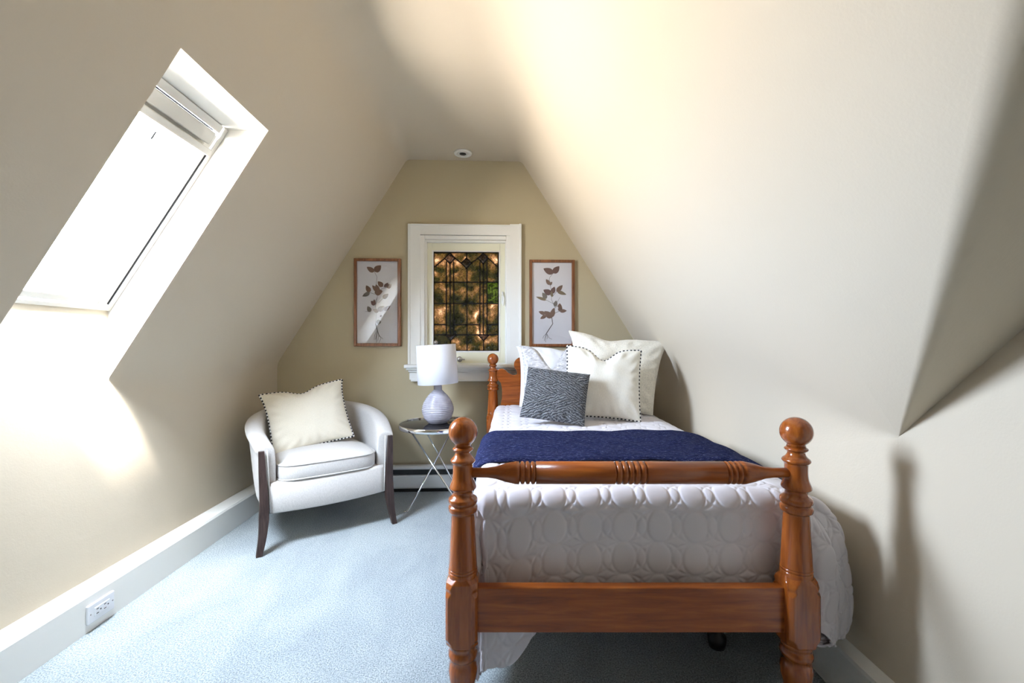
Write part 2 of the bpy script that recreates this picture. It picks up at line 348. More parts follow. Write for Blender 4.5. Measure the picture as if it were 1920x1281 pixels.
# ------------------------------------------------------------------ stained glass window
win = struct(empty('window_1', (0, YB, 0)), 'leaded stained glass window in a white casing')
def wr(x0, y0, x1, y1, d0, d1, ref=YB):          # rectangle measured on the wall -> box between depths (relative to wall)
    a, b = BW(x0, y0, ref); c, d = BW(x1, y1, ref)
    return box2((a, d0, d), (c, d1, b))
def ringbox(o_, i_, d0, d1):
    (x0, y0, x1, y1), (a0, b0, a1, b1) = o_, i_
    return join(wr(x0, y0, a0, y1, d0, d1), wr(a1, y0, x1, y1, d0, d1), wr(a0, y0, a1, b0, d0, d1), wr(a0, b1, a1, y1, d0, d1))
bev(mesh('casing', *ringbox((767, 422, 977, 684), (789, 443, 956, 684.5), -.028, -.001), TRIM, win, smooth=False), .004)
bev(mesh('casing_back_band', *join(wr(766, 421.5, 770.5, 684, -.036, -.002), wr(973, 421.5, 977.5, 684, -.036, -.002), wr(770.5, 421.5, 973, 426, -.036, -.002)), TRIM, win, smooth=False), .004)
bev(mesh('inner_moulding', *ringbox((786, 442, 958, 684), (797, 451, 949, 684.3), -.020, .012), TRIM, win, smooth=False), .006)
bev(mesh('jamb', *ringbox((796, 450, 951, 684), (800, 455, 947, 681), .0, .12), TRIM, win, smooth=False), .002)
struct(mesh('trim_2', *ringbox((778, 430, 969, 702), (796.3, 450.3, 950.7, 683.7), .001, .13), TRIM, None, (0, YB, 0), smooth=False), 'window reveal')
sash = bev(mesh('sash', *ringbox((798, 453, 949, 683), (809.5, 469, 937.5, 660), .035, .075), CREAM, win, smooth=False), .003)
bev(mesh('glazing_bead', *ringbox((809, 468, 938, 661), (811.5, 471, 935.5, 658.5), .030, .06), TRIM, sash, smooth=False), .002)
bev(mesh('window_sill', *join(wr(761, 683, 984, 689, -.085, .03), wr(764, 689, 981, 693, -.068, -.001), wr(767.5, 693, 977.5, 697, -.052, -.001)), TRIM, win, smooth=False), .006)
bev(mesh('apron', *join(wr(769, 697, 976, 711, -.034, -.001), wr(772, 711, 973, 714, -.045, -.001)), TRIM, win, smooth=False), .004)
def WG(cx, cy): return BW(760+cx/4.13, 420+cy/4.13)
PY = .052
ax, az = WG(203, 202); bx, bz = WG(731, 993)
g0 = WG(632, 445); g1 = WG(731, 612)
mesh('glass_pane', *join(box2((ax, PY, bz), (g0[0], PY+.004, az)), box2((g0[0], PY, bz), (bx, PY+.004, g1[1])), box2((g0[0], PY, g0[1]), (bx, PY+.004, az))), ART, win, smooth=False)
def seg(p, q, wd=.0042, d0=PY-.004, d1=PY+.006):
    a = Vector(WG(*p)); b = Vector(WG(*q)); t = (b-a).normalized(); nn = Vector((-t.y, t.x))*wd; a = a-t*wd*.6; b = b+t*wd*.6
    return extr([(a+nn)[:], (b+nn)[:], (b-nn)[:], (a-nn)[:]], d0, d1)
L = []
for x, y0 in ((312, 285), (342, 300), (370, 285), (576, 285), (603, 300), (632, 285)): L.append(((x, y0), (x, 858)))
L += [((474, 335), (474, 985)), ((471, 210), (471, 252)), ((212, 445), (722, 445)), ((212, 612), (722, 612)), ((212, 778), (312, 778)), ((370, 778), (576, 778)), ((632, 778), (722, 778)), ((212, 858), (722, 858)),
      ((212, 332), (300, 257)), ((380, 257), (430, 295)), ((510, 295), (560, 257)), ((642, 257), (722, 332)), ((345, 905), (345, 985)), ((605, 905), (605, 985)), ((300, 257), (262, 257)) if False else ((345, 905), (345, 920))]
dia = [(340, 257, 42), (601, 257, 42), (470, 295, 41)]
for x, y, r in dia: L += [((x-r, y), (x, y-r)), ((x, y-r), (x+r, y)), ((x+r, y), (x, y+r)), ((x, y+r), (x-r, y))]
for x in (345, 605): L += [((x-42, 860), (x, 905)), ((x, 905), (x+42, 860))]
L += [((212, 212), (722, 212)), ((212, 983), (722, 983)), ((214, 210), (214, 985)), ((720, 210), (720, 985))]
mesh('lead_came', *join(*[seg(a, b) for a, b in L]), LEAD, win, smooth=False)
for x, y, r in dia:
    P = [WG(x-r, y), WG(x, y-r), WG(x+r, y), WG(x, y+r)]; c = WG(x, y); Vv = [(a, PY-.001, b) for a, b in P]+[((a+c[0])/2, PY-.009, (b+c[1])/2) for a, b in P]
    mesh('bevelled_diamond', Vv, [(4, 5, 6, 7), (0, 1, 5, 4), (1, 2, 6, 5), (2, 3, 7, 6), (3, 0, 4, 7)], BEVG, win, smooth=False)
for x in (345, 605):
    P = [WG(x-42, 860), WG(x+42, 860), WG(x, 905)]; c = WG(x, 874); Vv = [(a, PY-.001, b) for a, b in P]+[(c[0], PY-.008, c[1])]
    mesh('bevelled_triangle', Vv, [(0, 1, 3), (1, 2, 3), (2, 0, 3)], BEVG, win, smooth=False)
mesh('green_pane', *box2((g0[0], PY, g1[1]), (bx, PY+.004, g0[1])), GREENG, win, smooth=False)
lx, lz = BW(942, 558); lh = mesh('latch', *join(box((lx, .025, lz), (.014, .02, .10)), tube([(lx, .015, lz+.02), (lx+.004, -.02, lz+.015), (lx+.012, -.03, lz-.01), (lx+.006, -.025, lz-.07)], .006)), TRIM, win); bev(lh, .003)
hx, hz = BW(861, 674); mesh('crank_handle', *join(lathe([(.001, -.012), (.02, -.01), (.024, 0)], 20, (hx, .03, hz), 'y'), tube([(hx, .018, hz), (hx+.02, .005, hz+.002), (hx+.045, .006, hz-.002)], .006)), NICKEL, win)

# ------------------------------------------------------------------ framed pressed-plant prints
def leafv(tip, base, wd):
    t = Vector(tip)-Vector(base); Ln = t.length; t.normalize(); nn = Vector((-t.y, t.x)); out = []
    for sgn in (1, -1):
        for k in range(9):
            s_ = k/8 if sgn == 1 else 1-k/8
            if sgn == -1 and k in (0, 8): continue
            hw = wd/2*math.sin(math.pi*s_**.75)**.8 if 0 < s_ < 1 else 0
            out.append(tuple(Vector(base)+t*Ln*s_+nn*hw*sgn))
    return out
def picture(label, ox, oy, sc, outer, inner, leaves, stems):
    G = lambda c: BW(ox+c[0]/sc, oy+c[1]/sc, YB-.02)
    x0, z1 = G(outer[:2]); x1, z0 = G(outer[2:]); a0, b1 = G(inner[:2]); a1, b0 = G(inner[2:])
    root = empty('framed_print', ((x0+x1)/2, YB, z0), 0, label, 'picture', 'framed pressed-plant prints beside the window')
    c = root.location; loc = lambda x, z: (x-c.x, z-c.z)
    X0, Z0 = loc(x0, z0); X1, Z1 = loc(x1, z1); A0, B0 = loc(a0, b0); A1, B1 = loc(a1, b1)
    fr = mesh('frame', *join(box2((X0, -.03, Z0), (A0, -.003, Z1)), box2((A1, -.03, Z0), (X1, -.003, Z1)), box2((A0, -.03, Z0), (A1, -.003, B0)), box2((A0, -.03, B1), (A1, -.003, Z1))), WF, root, smooth=False); bev(fr, .004)
    mesh('paper', *box2((A0, -.012, B0), (A1, -.004, B1)), PAPER, root, smooth=False)
    V = []; Fc = []; mi = []
    for tip, base, wd, ci in leaves:
        p = [loc(*G(q)) for q in leafv(tip, base, wd)]; k = len(V); dz = -.0128-.0004*(len(mi) % 4); V += [(a, dz, b) for a, b in p]; Fc.append(tuple(range(k, k+len(p)))); mi.append(ci)
    for st in stems:
        wpx = st[0]; pts = [Vector(loc(*G(q))) for q in st[1:]]
        for a, b in zip(pts, pts[1:]):
            t = (b-a).normalized(); nn = Vector((-t.y, t.x))*wpx; k = len(V); V += [((a+nn).x, -.0126, (a+nn).y), ((b+nn).x, -.0126, (b+nn).y), ((b-nn).x, -.0126, (b-nn).y), ((a-nn).x, -.0126, (a-nn).y)]; Fc.append((k, k+1, k+2, k+3)); mi.append(4)
    mesh('pressed_plant', V, Fc, LEAFS+[STEMM], root, smooth=False, mi=mi)
    mesh('cover_glass', *box2((A0, -.019, B0), (A1, -.017, B1)), PGLASS, root, smooth=False)
    return root
picture('narrow brown framed pressed-plant print left of the window, crossed by a white reflection', 650, 470, 6.742, (93, 98, 688, 1210), (128, 132, 645, 1172),
 [((250, 205), (345, 268), 62, 0), ((432, 185), (350, 265), 84, 0), ((390, 388), (455, 455), 64, 0), ((522, 405), (472, 462), 40, 1), ((562, 425), (505, 468), 60, 0), ((243, 438), (292, 525), 62, 0), ((195, 578), (290, 530), 52, 3),
  ((320, 438), (392, 520), 52, 0), ((365, 425), (402, 515), 52, 0), ((452, 510), (350, 535), 85, 0), ((305, 635), (350, 692), 45, 1), ((345, 615), (350, 690), 35, 1), ((260, 702), (297, 775), 56, 3), ((550, 697), (468, 758), 50, 1), ((525, 545), (455, 605), 56, 0),
  ((475, 700), (395, 765), 66, 0), ((330, 745), (400, 775), 50, 0), ((440, 812), (420, 838), 24, 1), ((434, 900), (374, 905), 62, 3)],
 [(.0013, (348, 268), (380, 330), (370, 430), (398, 520), (380, 600), (350, 660)), (.0013, (290, 530), (360, 552)), (.0013, (455, 455), (480, 462)), (.0013, (400, 560), (440, 480), (505, 465)), (.001, (230, 770), (300, 770)), (.0013, (380, 600), (362, 700), (375, 800), (362, 925)), (.0012, (455, 605), (400, 660)),
  (.003, (362, 925), (385, 1010), (410, 1085)), (.0013, (385, 1010), (350, 1070), (345, 1130)), (.0013, (385, 1030), (372, 1100), (375, 1165)), (.0013, (400, 1060), (430, 1110), (405, 1165)), (.0013, (405, 1070), (455, 1118)), (.0012, (380, 1040), (362, 1125)), (.0012, (400, 1080), (392, 1140))])
picture('narrow brown framed pressed-plant print right of the window above the bed pillows', 980, 470, 6.745, (85, 115, 658, 1215), (120, 150, 620, 1180),
 [((263, 225), (390, 285), 80, 1), ((465, 195), (388, 285), 76, 1), ((296, 360), (347, 432), 46, 0), ((374, 393), (345, 435), 30, 0), ((263, 495), (362, 548), 76, 1), ((405, 455), (370, 545), 60, 1), ((362, 515), (375, 585), 36, 2), ((507, 435), (430, 520), 56, 0), ((554, 555), (438, 515), 46, 2), ((250, 530), (303, 608), 58, 3),
  ((168, 583), (302, 626), 38, 2), ((425, 630), (410, 708), 50, 3), ((470, 665), (470, 730), 50, 0), ((495, 700), (462, 768), 52, 0), ((560, 760), (468, 765), 46, 0), ((203, 770), (288, 803), 48, 0), ((223, 862), (300, 820), 46, 0), ((275, 765), (372, 850), 78, 0), ((398, 722), (365, 845), 62, 0)],
 [(.0013, (388, 285), (345, 335), (337, 375), (350, 440), (370, 520), (366, 620), (390, 672), (412, 720), (395, 800), (370, 850)), (.0013, (430, 518), (375, 585)), (.0013, (300, 625), (390, 672)), (.001, (473, 590), (438, 655)), (.0016, (468, 765), (388, 800)), (.0016, (412, 720), (455, 690)),
  (.003, (370, 850), (382, 925), (300, 1050)), (.0013, (300, 1050), (268, 1080), (255, 1112)), (.0013, (300, 1050), (280, 1110), (275, 1142)), (.0013, (300, 1060), (290, 1130), (292, 1160)), (.0013, (305, 1050), (315, 1095), (310, 1120)), (.0013, (308, 1055), (335, 1105), (372, 1122))])

# ------------------------------------------------------------------ baseboard heater, ceiling light, outlet
hx0 = BW(640, 0, YB-.06)[0]; hx1 = BW(1075, 0, YB-.06)[0]
heater = tag(empty('baseboard_heater', ((hx0+hx1)/2, YB-.021, .0)), 'long white baseboard heater with a black slot, behind the side table', 'heater')
W2 = (hx1-hx0)/2
hp = [(-.0, .03), (-.0, .208), (-.045, .208), (-.058, .195), (-.058, .183), (-.045, .183), (-.040, .140), (-.058, .135), (-.062, .125), (-.062, .042), (-.055, .03)]
bev(mesh('cover', *extr(hp, -W2, W2, 'yz'), ENAMEL, heater, smooth=False), .002)
mesh('slot', *box2((-W2, -.056, .142), (W2, -.0445, .182)), BLACKM, heater, smooth=False)
mesh('toe_gap', *box2((-W2, -.045, .001), (W2, -.004, .031)), BLACKM, heater, smooth=False)
def ceilpt(px, py):
    a = (px-960)/F; b = (HZ-py)/F; d = (ZC-HC)/b; return CW(a*d, d, ZC)
p = ceilpt(868, 286.5)
rl = tag(empty('recessed_light', (p.x, p.y, ZC)), 'small round white recessed light in the ceiling above the window', 'ceiling light')
mesh('trim_ring', *join(lathe([(.044, -.001), (.046, -.010), (.055, -.014), (.069, -.010), (.072, -.0005), (.044, -.0004)], 40)), TRIM, rl)
mesh('lamp_disc', *lathe([(.0431, -.0085), (.038, -.010), (.018, -.0075), (.016, -.003)], 32), TRIM, rl)
mesh('lamp_aperture', *lathe([(.026, -.0112), (.001, -.0118)], 32), BLACKM, rl)
XB = XL+.085
def basept(px, py):                               # point of the left baseboard face
    t = (px-960)/F; y = XB*(math.cos(TH)-t*math.sin(TH))/(t*math.cos(TH)+math.sin(TH)); d = XB*math.sin(TH)+y*math.cos(TH)
    return y, HC-(py-HZ)*d/F
ya, za = basept(163, 1155); yb_, zb = basept(207, 1105)
print('outlet', ya, za, yb_, zb)
oc = (ya+yb_)/2; ozc = (za+zb)/2
out = tag(empty('wall_outlet', (XB, oc, .035)), 'white double wall outlet low on the left baseboard', 'outlet')
bev(mesh('cover_plate', *box2((.0002, -.060, 0), (.012, .060, .078)), PLASTIC, out, smooth=False), .004)
bev(mesh('receptacle', *box2((.011, -.034, .021), (.0145, .034, .057)), PLASTIC, out, smooth=False), .0015)
sl = []
for yy in (-.018, .016):
    sl += [box((.0149, yy-.004, .048), (.001, .010, .003)), box((.0149, yy-.004, .030), (.001, .010, .003)), box((.0149, yy+.010, .039), (.001, .005, .005))]
mesh('slots', *join(*sl), BLACKM, out, smooth=False)
for yy in (-.05, .05): mesh('screw', *lathe([(.003, 0), (.003, .0012)], 12, (.0122, yy, .039), 'x'), NICKEL, out)

# ------------------------------------------------------------------ bed
BXC, BD = .3555, 1.28
BO = CW(BXC, BD)
bed = tag(empty('bed_frame', BO, -TH), 'single bed frame of glossy amber wood with ball-topped turned posts', 'bed')
def yz(yc): return HC-((760+yc/2.46)-HZ)/(F/BD)   # height on the foot post from its place in the photo
K = 1/(2.46*F/BD)
def resample(prof, n=4):
    return [(max(a, .0005), b) for a, b in (tuple(q) for q in spl(prof, n))]
def sphere_prof(zc, r, lo=-1.15, n=20):
    return [(r*math.cos(a), zc+r*math.sin(a)) for a in np.linspace(math.pi/2-.02, lo, n)]
turn = [(36, 186), (40, 192), (47, 197), (48, 202), (44, 208), (36, 213), (37, 224), (44, 236), (55, 246), (58, 254), (54, 262), (48, 268), (46.5, 290), (47, 315), (50, 340), (58, 362), (62, 374), (60, 382), (50, 388), (46, 398), (48, 410), (56, 418), (65, 426), (67, 436), (65, 446), (59, 452), (60, 456), (66, 462), (67, 472), (65, 484), (58, 490), (53, 496),
        (54, 520), (59, 620), (64, 720), (65.5, 738), (63.5, 741), (63.5, 744), (66, 747), (66, 752), (64, 755), (64, 758), (66.5, 762), (67, 778), (64, 788)]
def post(name_loc, zoff, blocktop, blockbot, parent, sx):
    x, y = name_loc
    prof = [(r*K, yz(v_)+zoff) for r, v_ in turn]
    up = resample(prof, 3)
    bt = min(q[1] for q in up)
    parts = [lathe(up, 48, (x, y, 0))]
    # square block with lamb's-tongue chamfered corners
    hw = .0475; zs = [bt+.012, bt-.004, bt-.018, bt-.028, bt-.04, blockbot+.03, blockbot+.018, blockbot+.006, blockbot]; ch = [.030, .022, .014, .018, .009, .009, .018, .022, .030]
    V = []
    for z, c in zip(zs, ch):
        h_ = hw if c < .025 else hw-.006
        for sx_, sy_, o1 in ((1, 1, 0), (-1, 1, 1), (-1, -1, 0), (1, -1, 1)):
            a = (x+sx_*h_, y+sy_*(h_-c)); b = (x+sx_*(h_-c), y+sy_*h_)
            V += [(*(a if not o1 else b), z), (*(b if not o1 else a), z)]
    Fq = [tuple(range(8)), tuple(range(len(V)-8, len(V)))]
    for j in range(len(zs)-1):
        for i in range(8): Fq.append((j*8+i, j*8+(i+1) % 8, (j+1)*8+(i+1) % 8, (j+1)*8+i))
    o = mesh('post', *join(parts[0]), WZ, parent); 
    blk = bev(mesh('post_block', V, Fq, WZ, o, smooth=False), .0025, 2, 20)
    zb_ = blockbot
    foot = [(.0425, zb_+.004), (.0425, zb_-.008), (.038, zb_-.014), (.040, zb_-.020), (.044, zb_-.028), (.044, zb_-.038), (.040, zb_-.044), (.036, zb_-.048), (.040, zb_-.06), (.0435, zb_-.078), (.042, zb_-.10), (.036, zb_-.13), (.027, zb_-.165), (.022, zb_-.19), (.022, zb_-.2), (.028, max(.012, zb_-.215)), (.028, 0.004), (.022, 0)]
    foot = [(r, max(0, z)) for r, z in foot]
    mesh('turned_foot', *lathe(foot, 40, (x, y, 0)), WZ, o)
    zc = yz(122)+zoff; r = .0440
    sp_ = [(max(r*math.cos(a), .0005), zc+r*math.sin(a)) for a in np.linspace(math.pi/2, -1.0, 26)]+[(.026, zc-.046)]
    mesh('ball_finial', *lathe(sp_, 48, (x, y, 0)), WZ, o)
PX = .5035
ZB0 = yz(1087)
for sx in (-1, 1): post((sx*PX, 0), 0, 0, ZB0, bed, sx)
HO = .148
for sx in (-1, 1): post((sx*PX, 2.0), HO, 0, ZB0, bed, sx)
# turned top rail of the footboard
zr = yz(311)
half = [(.0145, .50), (.0148, .43), (.018, .405), (.027, .375), (.0335, .345), (.034, .335), (.026, .3325), (.0265, .331), (.0325, .3285), (.0340, .325), (.0325, .3195), (.0265, .317), (.0265, .3155), (.0325, .313), (.0340, .309), (.0325, .3035), (.0265, .301), (.0265, .2995), (.0325, .297), (.0340, .293), (.0325, .2875), (.0265, .285), (.0265, .2835), (.0333, .283), (.0333, .05)]
for c_ in (.045, .027, .009): half += [(.0333, c_+.003), (.0265, c_+.0008), (.0265, c_-.0008), (.0325, c_-.003), (.0342, c_-.0075)]
half += [(.0335, 0.0)]
prof = [(r, -x) for r, x in half]+[(r, x) for r, x in reversed(half[:-1])]
mesh('foot_rail', *lathe(prof, 48, (0, 0, zr), 'x'), WX, bed)
zt = HC-(1103-HZ)*1.262/F; zl = HC-(1187-HZ)*1.262/F
bev(mesh('foot_board', *box2((-.46, -.018, zl), (.46, .014, zt)), WX, bed, smooth=False), .003)
for sx in (-1, 1): bev(mesh('side_rail', *box2((sx*.451-.011, .085, zl), (sx*.451+.011, 1.955, zt-.01)), WY, bed, smooth=False), .003)
bev(mesh('bed_slat', *join(*[box((0, y, .335), (.878, .07, .018)) for y in np.linspace(.12, 1.88, 10)]), WX, bed, smooth=False), .002)
# scrolled headboard (left half mirrored)
h_img = [(933, 694), (938, 691.5), (943, 691.5), (948, 694), (953, 699), (960, 703), (966, 703.5), (970, 701)]
def hz_(px, py): dd = 3.28; return ((px-960)*dd/F-BXC, HC-(py-HZ)*dd/F)
top = [hz_(*q) for q in h_img]
cxs, czs = hz_(979, 684)
arc = [(cxs+.064*math.cos(a), czs+.060*math.sin(a)) for a in np.linspace(math.radians(225), math.radians(60), 12)]
top += arc+[(-.22, czs+.02), (-.12, czs+.065), (0, czs+.085)]
low = [hz_(936, 768), hz_(939, 758), hz_(941, 748), hz_(941.5, 730), hz_(939, 718), hz_(934, 713)]
left = [(-.48, zt-.1), (-.48, low[0][1]-.02)]+low+[(-.48, low[-1][1]+.004), (-.48, top[0][1])]+top
poly = left+[(-a, b) for a, b in reversed(left[:-1])]
bev(mesh('headboard', *extr(poly, 1.988, 2.012), WX, bed, smooth=False), .003)
mesh('support_leg', *join(lathe([(.001, 0), (.030, .002), (.034, .02), (.034, .045), (.018, .055), (.016, .33)], 16, (.45, .385, 0))), BLACKM, bed)

# mattress and box spring under the quilt
mt = tag(empty('mattress', BO, -TH), 'white mattress on the bed, under the quilt', 'mattress')
bev(mesh('ticking', *box2((-.438, .11, .348), (.438, 1.95, .69)), WHITEC, mt), .04, 5)

# quilt as a draped surface: u across, v along (arc lengths), both measured from the mattress top
ZT = .716
def prof_tab(R_, flare, L_):
    a = np.linspace(0, math.pi/2, 14); s_ = R_*a; o_ = R_*np.sin(a); d_ = R_*(1-np.cos(a))
    s2 = np.linspace(s_[-1]+.03, L_, 20); o2 = R_+flare*(s2-s_[-1]); d2 = R_+(s2-s_[-1])
    return np.r_[s_, s2], np.r_[o_, o2], np.r_[d_, d2]
TLs = prof_tab(.05, .10, 1.0); TF = prof_tab(.055, -.01, 1.0)
rp_ = np.array(spl([(0, 0), (.07, .008), (.15, .028), (.215, .075), (.25, .15), (.27, .26), (.276, .38), (.262, .45), (.21, .49), (.16, .47)], 8))
rs = np.r_[0, np.cumsum(np.linalg.norm(np.diff(rp_, axis=0), axis=1))]
TR = (rs, rp_[:, 0], rp_[:, 1])
UA, UB, VF = -.435, .475, .115                    # flat top limits
def sm(t): t = np.clip(t, 0, 1); return t*t*(3-2*t)
def drape(u, v, off=0.0, waves=True):
    du = np.where(u < UA, UA-u, np.where(u > UB, u-UB, 0)); lf = u < UA; dv = np.maximum(VF-v, 0)
    s_ = np.hypot(du, dv); phi = np.arctan2(dv, du)
    oL = np.interp(s_, TLs[0], TLs[1]); dL = np.interp(s_, TLs[0], TLs[2]); oR = np.interp(s_, TR[0], TR[1]); dR = np.interp(s_, TR[0], TR[2])
    oF = np.interp(s_, TF[0], TF[1]); dF = np.interp(s_, TF[0], TF[2])
    wF = np.sin(phi)**2; oS = np.where(lf, oL, oR); dS = np.where(lf, dL, dR)
    D = dS*(1-wF)+dF*wF
    sg = np.where(lf, -1, 1)
    X = np.clip(u, UA, UB)+sg*np.cos(phi)*oS; Y = np.maximum(v, VF)-np.sin(phi)*oF
    Z = ZT-D
    if waves:
        both = np.clip(np.minimum(du, dv)/.12, 0, 1); wv_ = np.sin(phi*9)*.022*both*np.clip(s_/.3, 0, 1)
        X = X+sg*np.cos(phi)*wv_; Y = Y-np.sin(phi)*np.clip(wv_, -.01, .012)
        drop = np.clip(D/.25, 0, 1); X = X+np.where(du > 0, 1, 0)*np.where(lf, .012, .016)*drop*np.sin(v*17+u*4)*np.cos(phi)
        top_ = (du == 0) & (dv == 0)
        Z = Z+.006*np.sin(u*9+v*5)*np.sin(v*7-u*3)*np.where(D < .05, 1, 0)*0 + .004*np.sin(u*8+1)*np.sin(v*6)*np.exp(-s_/.05)
        Y = Y+np.sin(phi)*.008*np.sin(u*13+1.2*np.sin(D*9))*np.clip(D/.2, 0, 1)
    # the front corners tuck in behind the posts; hem stays off the floor
    Y = np.maximum(Y, .050-.0*X); Z = np.maximum(Z, np.where(lf | (u < .3), .115, .228)+.01*np.sin(u*30))
    return X, Y, Z
def normals(X, Y, Z):
    P = np.stack([X, Y, Z], -1); a = np.gradient(P, axis=1); b = np.gradient(P, axis=0); n_ = np.cross(a, b)
    return n_/np.maximum(np.linalg.norm(n_, axis=-1, keepdims=True), 1e-9)
def gridfaces(nu, nv): return [(j*nu+i, j*nu+i+1, (j+1)*nu+i+1, (j+1)*nu+i) for j in range(nv-1) for i in range(nu-1)]
def stitch(u, v, pu=.111, pv=.103):
    x0 = (u/pu) % 1.0; y0 = (v/pv) % 1.0; h_ = np.full(u.shape, 9.0); b = pv/2
    for i in (-1, 0, 1, 2):
        for j in (0, 1):
            x = (x0-i)*pu; y = (y0-j)*pv
            for a in (.040, .072):
                f = np.sqrt((x/a)**2+(y/b)**2)+1e-6; g = np.sqrt(x*x/a**4+y*y/b**4)/f+1e-6; h_ = np.minimum(h_, np.abs(f-1)/g)
    return h_
st_ = .0037
uu = np.arange(UA-.60, UB+.86, st_); vv = np.arange(VF-.43, 1.945, st_)
Ug, Vg = np.meshgrid(uu, vv)
# the foot hem is lower at the left corner; rescale overflow there
low_l = sm((-.22-Ug)/.16); Vs = np.where(Vg < VF, VF-(VF-Vg)*(1+.36*low_l), Vg)
X, Y, Z = drape(Ug, Vs)
nr = normals(X, Y, Z); h_ = stitch(Ug, Vg+.02)
wr_ = .0016*np.sin(Ug*31+3*np.sin(Vg*17))*np.sin(Vg*27+2*np.sin(Ug*13))
puff = .0038*(1-np.exp(-(h_/.0036)**1.5))+.0014*(1-np.exp(-(h_/.018)**2))+wr_*1.3
P = np.stack([X, Y, Z], -1)+nr*puff[..., None]
P[..., 1] = np.maximum(P[..., 1], .0485)
q = tag(mesh('quilt', P.reshape(-1, 3), gridfaces(len(uu), len(vv)), QUILTM, None, BO, (0, 0, -TH)), 'white quilt stitched in interlocking circles, spread over the bed', 'quilt')
sd = q.modifiers.new('solidify', 'SOLIDIFY'); sd.thickness = .006; sd.offset = -1

# navy throw
uu = np.arange(UA-.36, UB+.40, .0075); vv = np.linspace(.40, .93, 74); Ug, Vg = np.meshgrid(uu, vv)
t_ = (uu-uu[0])/(uu[-1]-uu[0])
DR = np.clip((UA-Ug)/.3, 0, 1)
Vg = Vg+(.012*np.sin(Ug*6)+.035*np.clip(-(Ug-UA)/.3, 0, 1)*(Vg-.66)*2)
X, Y, Z = drape(Ug, Vg); nr = normals(X, Y, Z)
X = X-.05*DR; off = .020+.004*np.sin(Ug*23+Vg*8)*np.sin(Vg*21)+.0012*np.sin(Vg*2*math.pi/.014)
P = np.stack([X, Y, Z], -1)+nr*off[..., None]
th = mesh('throw_blanket', P.reshape(-1, 3), gridfaces(len(uu), len(vv)), NAVY, None, BO, (0, 0, -TH))
sd = th.modifiers.new('solidify', 'SOLIDIFY'); sd.thickness = .015; sd.offset = -.6; bev(th, .005, 2, 60)
tag(th, 'navy blue knitted throw laid across the middle of the bed', 'blanket')

# ------------------------------------------------------------------ pillows
def pillow(name, label, loc, rz, tilt, roll, w_, h_, t_, mat, dent=0.0, dentx=0.0, trim=None, pinch=.05, grp=None, nn=44, skew=0.0, ears=0.0, tr=.0058, taper=0.0):
    root = empty(name, loc, 0, label, 'pillow', grp)
    root.rotation_euler = (Matrix.Rotation(rz, 4, 'Z') @ Matrix.Rotation(-tilt, 4, 'X') @ Matrix.Rotation(roll, 4, 'Y')).to_euler()
    g = np.linspace(-1, 1, nn); g = np.sign(g)*(1-(1-np.abs(g))**1.35)
    Ux, Vx = np.meshgrid(g, g)
    def outl(U_, V_):
        x = w_/2*U_*(1-pinch*(1-V_**2)**1)*(1+0*U_); z = h_/2*V_*(1-pinch*(1-U_**2))
        z = z-dent*np.exp(-((U_-dentx)/.32)**2)*np.clip((V_+1)/2, 0, 1)**3
        x = x+ears*np.sign(U_)*np.clip(V_, 0, 1)**4*np.abs(U_)**3+skew*V_; x = x*(1+taper*V_)
        return x, z
    x, z = outl(Ux, Vx); y = t_/2*(np.clip((1-Ux**2)*(1-Vx**2), 0, 1))**.46
    wr = .004*np.sin(x*38+z*21+w_*9)*np.sin(z*33-x*11)*np.clip(y/(t_/2)*1.5, 0, 1)
    rad = .006*np.sin(np.arctan2(Vx, Ux)*22)*np.exp(-((np.maximum(abs(Ux), abs(Vx))-.85)/.12)**2)*np.clip(y/(t_/4), 0, 1)
    A = np.stack([x, -y-wr+rad, z+h_/2], -1).reshape(-1, 3); B = np.stack([x, y+wr, z+h_/2], -1).reshape(-1, 3)
    F1 = gridfaces(nn, nn); N0 = len(A)
    edge = [(i == 0 or i == nn-1 or j == 0 or j == nn-1) for j in range(nn) for i in range(nn)]
    idx = {}; V = list(map(tuple, A)); k = N0
    for i, e_ in enumerate(edge):
        if e_: idx[i] = i
        else: idx[i] = k; V.append(tuple(B[i])); k += 1
    o = mesh('cushion_cover', V, F1+[tuple(idx[i] for i in reversed(f)) for f in F1], mat, root)
    if trim:
        n_ = 90; s1 = np.linspace(-1, 1, n_, endpoint=False); one = np.ones(n_)
        pu = np.r_[s1, one, -s1, -one]; pv = np.r_[-one, s1, one, -s1]; px_, pz_ = outl(pu, pv)
        step = 4 if trim != 'plain' else 2
        path = [(a, .0012*math.sin(i*.9), b+h_/2) for i, (a, b) in enumerate(zip(px_, pz_))]
        # equalise spacing
        path = np.array(path); seglen = np.r_[0, np.cumsum(np.linalg.norm(np.diff(np.vstack([path, path[:1]]), axis=0), axis=1))]
        cnt = int(seglen[-1]/.0058)//2*2; tt = np.linspace(0, seglen[-1], cnt, endpoint=False); pp = np.vstack([path, path[:1]])
        pe = [tuple(np.interp(t, seglen, pp[:, c]) for c in range(3)) for t in tt]
        if trim == 'plain':
            mesh('piping', *tube(pe, .0045, 8, True), mat, root)
        else:
            rad_ = [tr if (i//2) % 2 == 0 else tr*.78 for i in range(cnt)]
            v_, f_ = tube(pe, rad_, 8, True); mi = [0 if ((k//8)//2) % 2 == 0 else 1 for k in range(len(f_))]
            mesh('stitched_trim', v_, f_, [BLACKT, WHITET], root, mi=mi)
    return root
G = 'pillows piled at the head of the bed'
def PC(px, d, z): return CW((px-960)*d/F, d, z)
ZP = ZT+.010
pillow('pillow', 'plain white sleeping pillow at the back of the pile, against the headboard', PC(1058, 3.10, ZP), -TH, .24, 0, .66, .46, .15, WHITEC, .03, .1, None, .04, G, ears=.02)
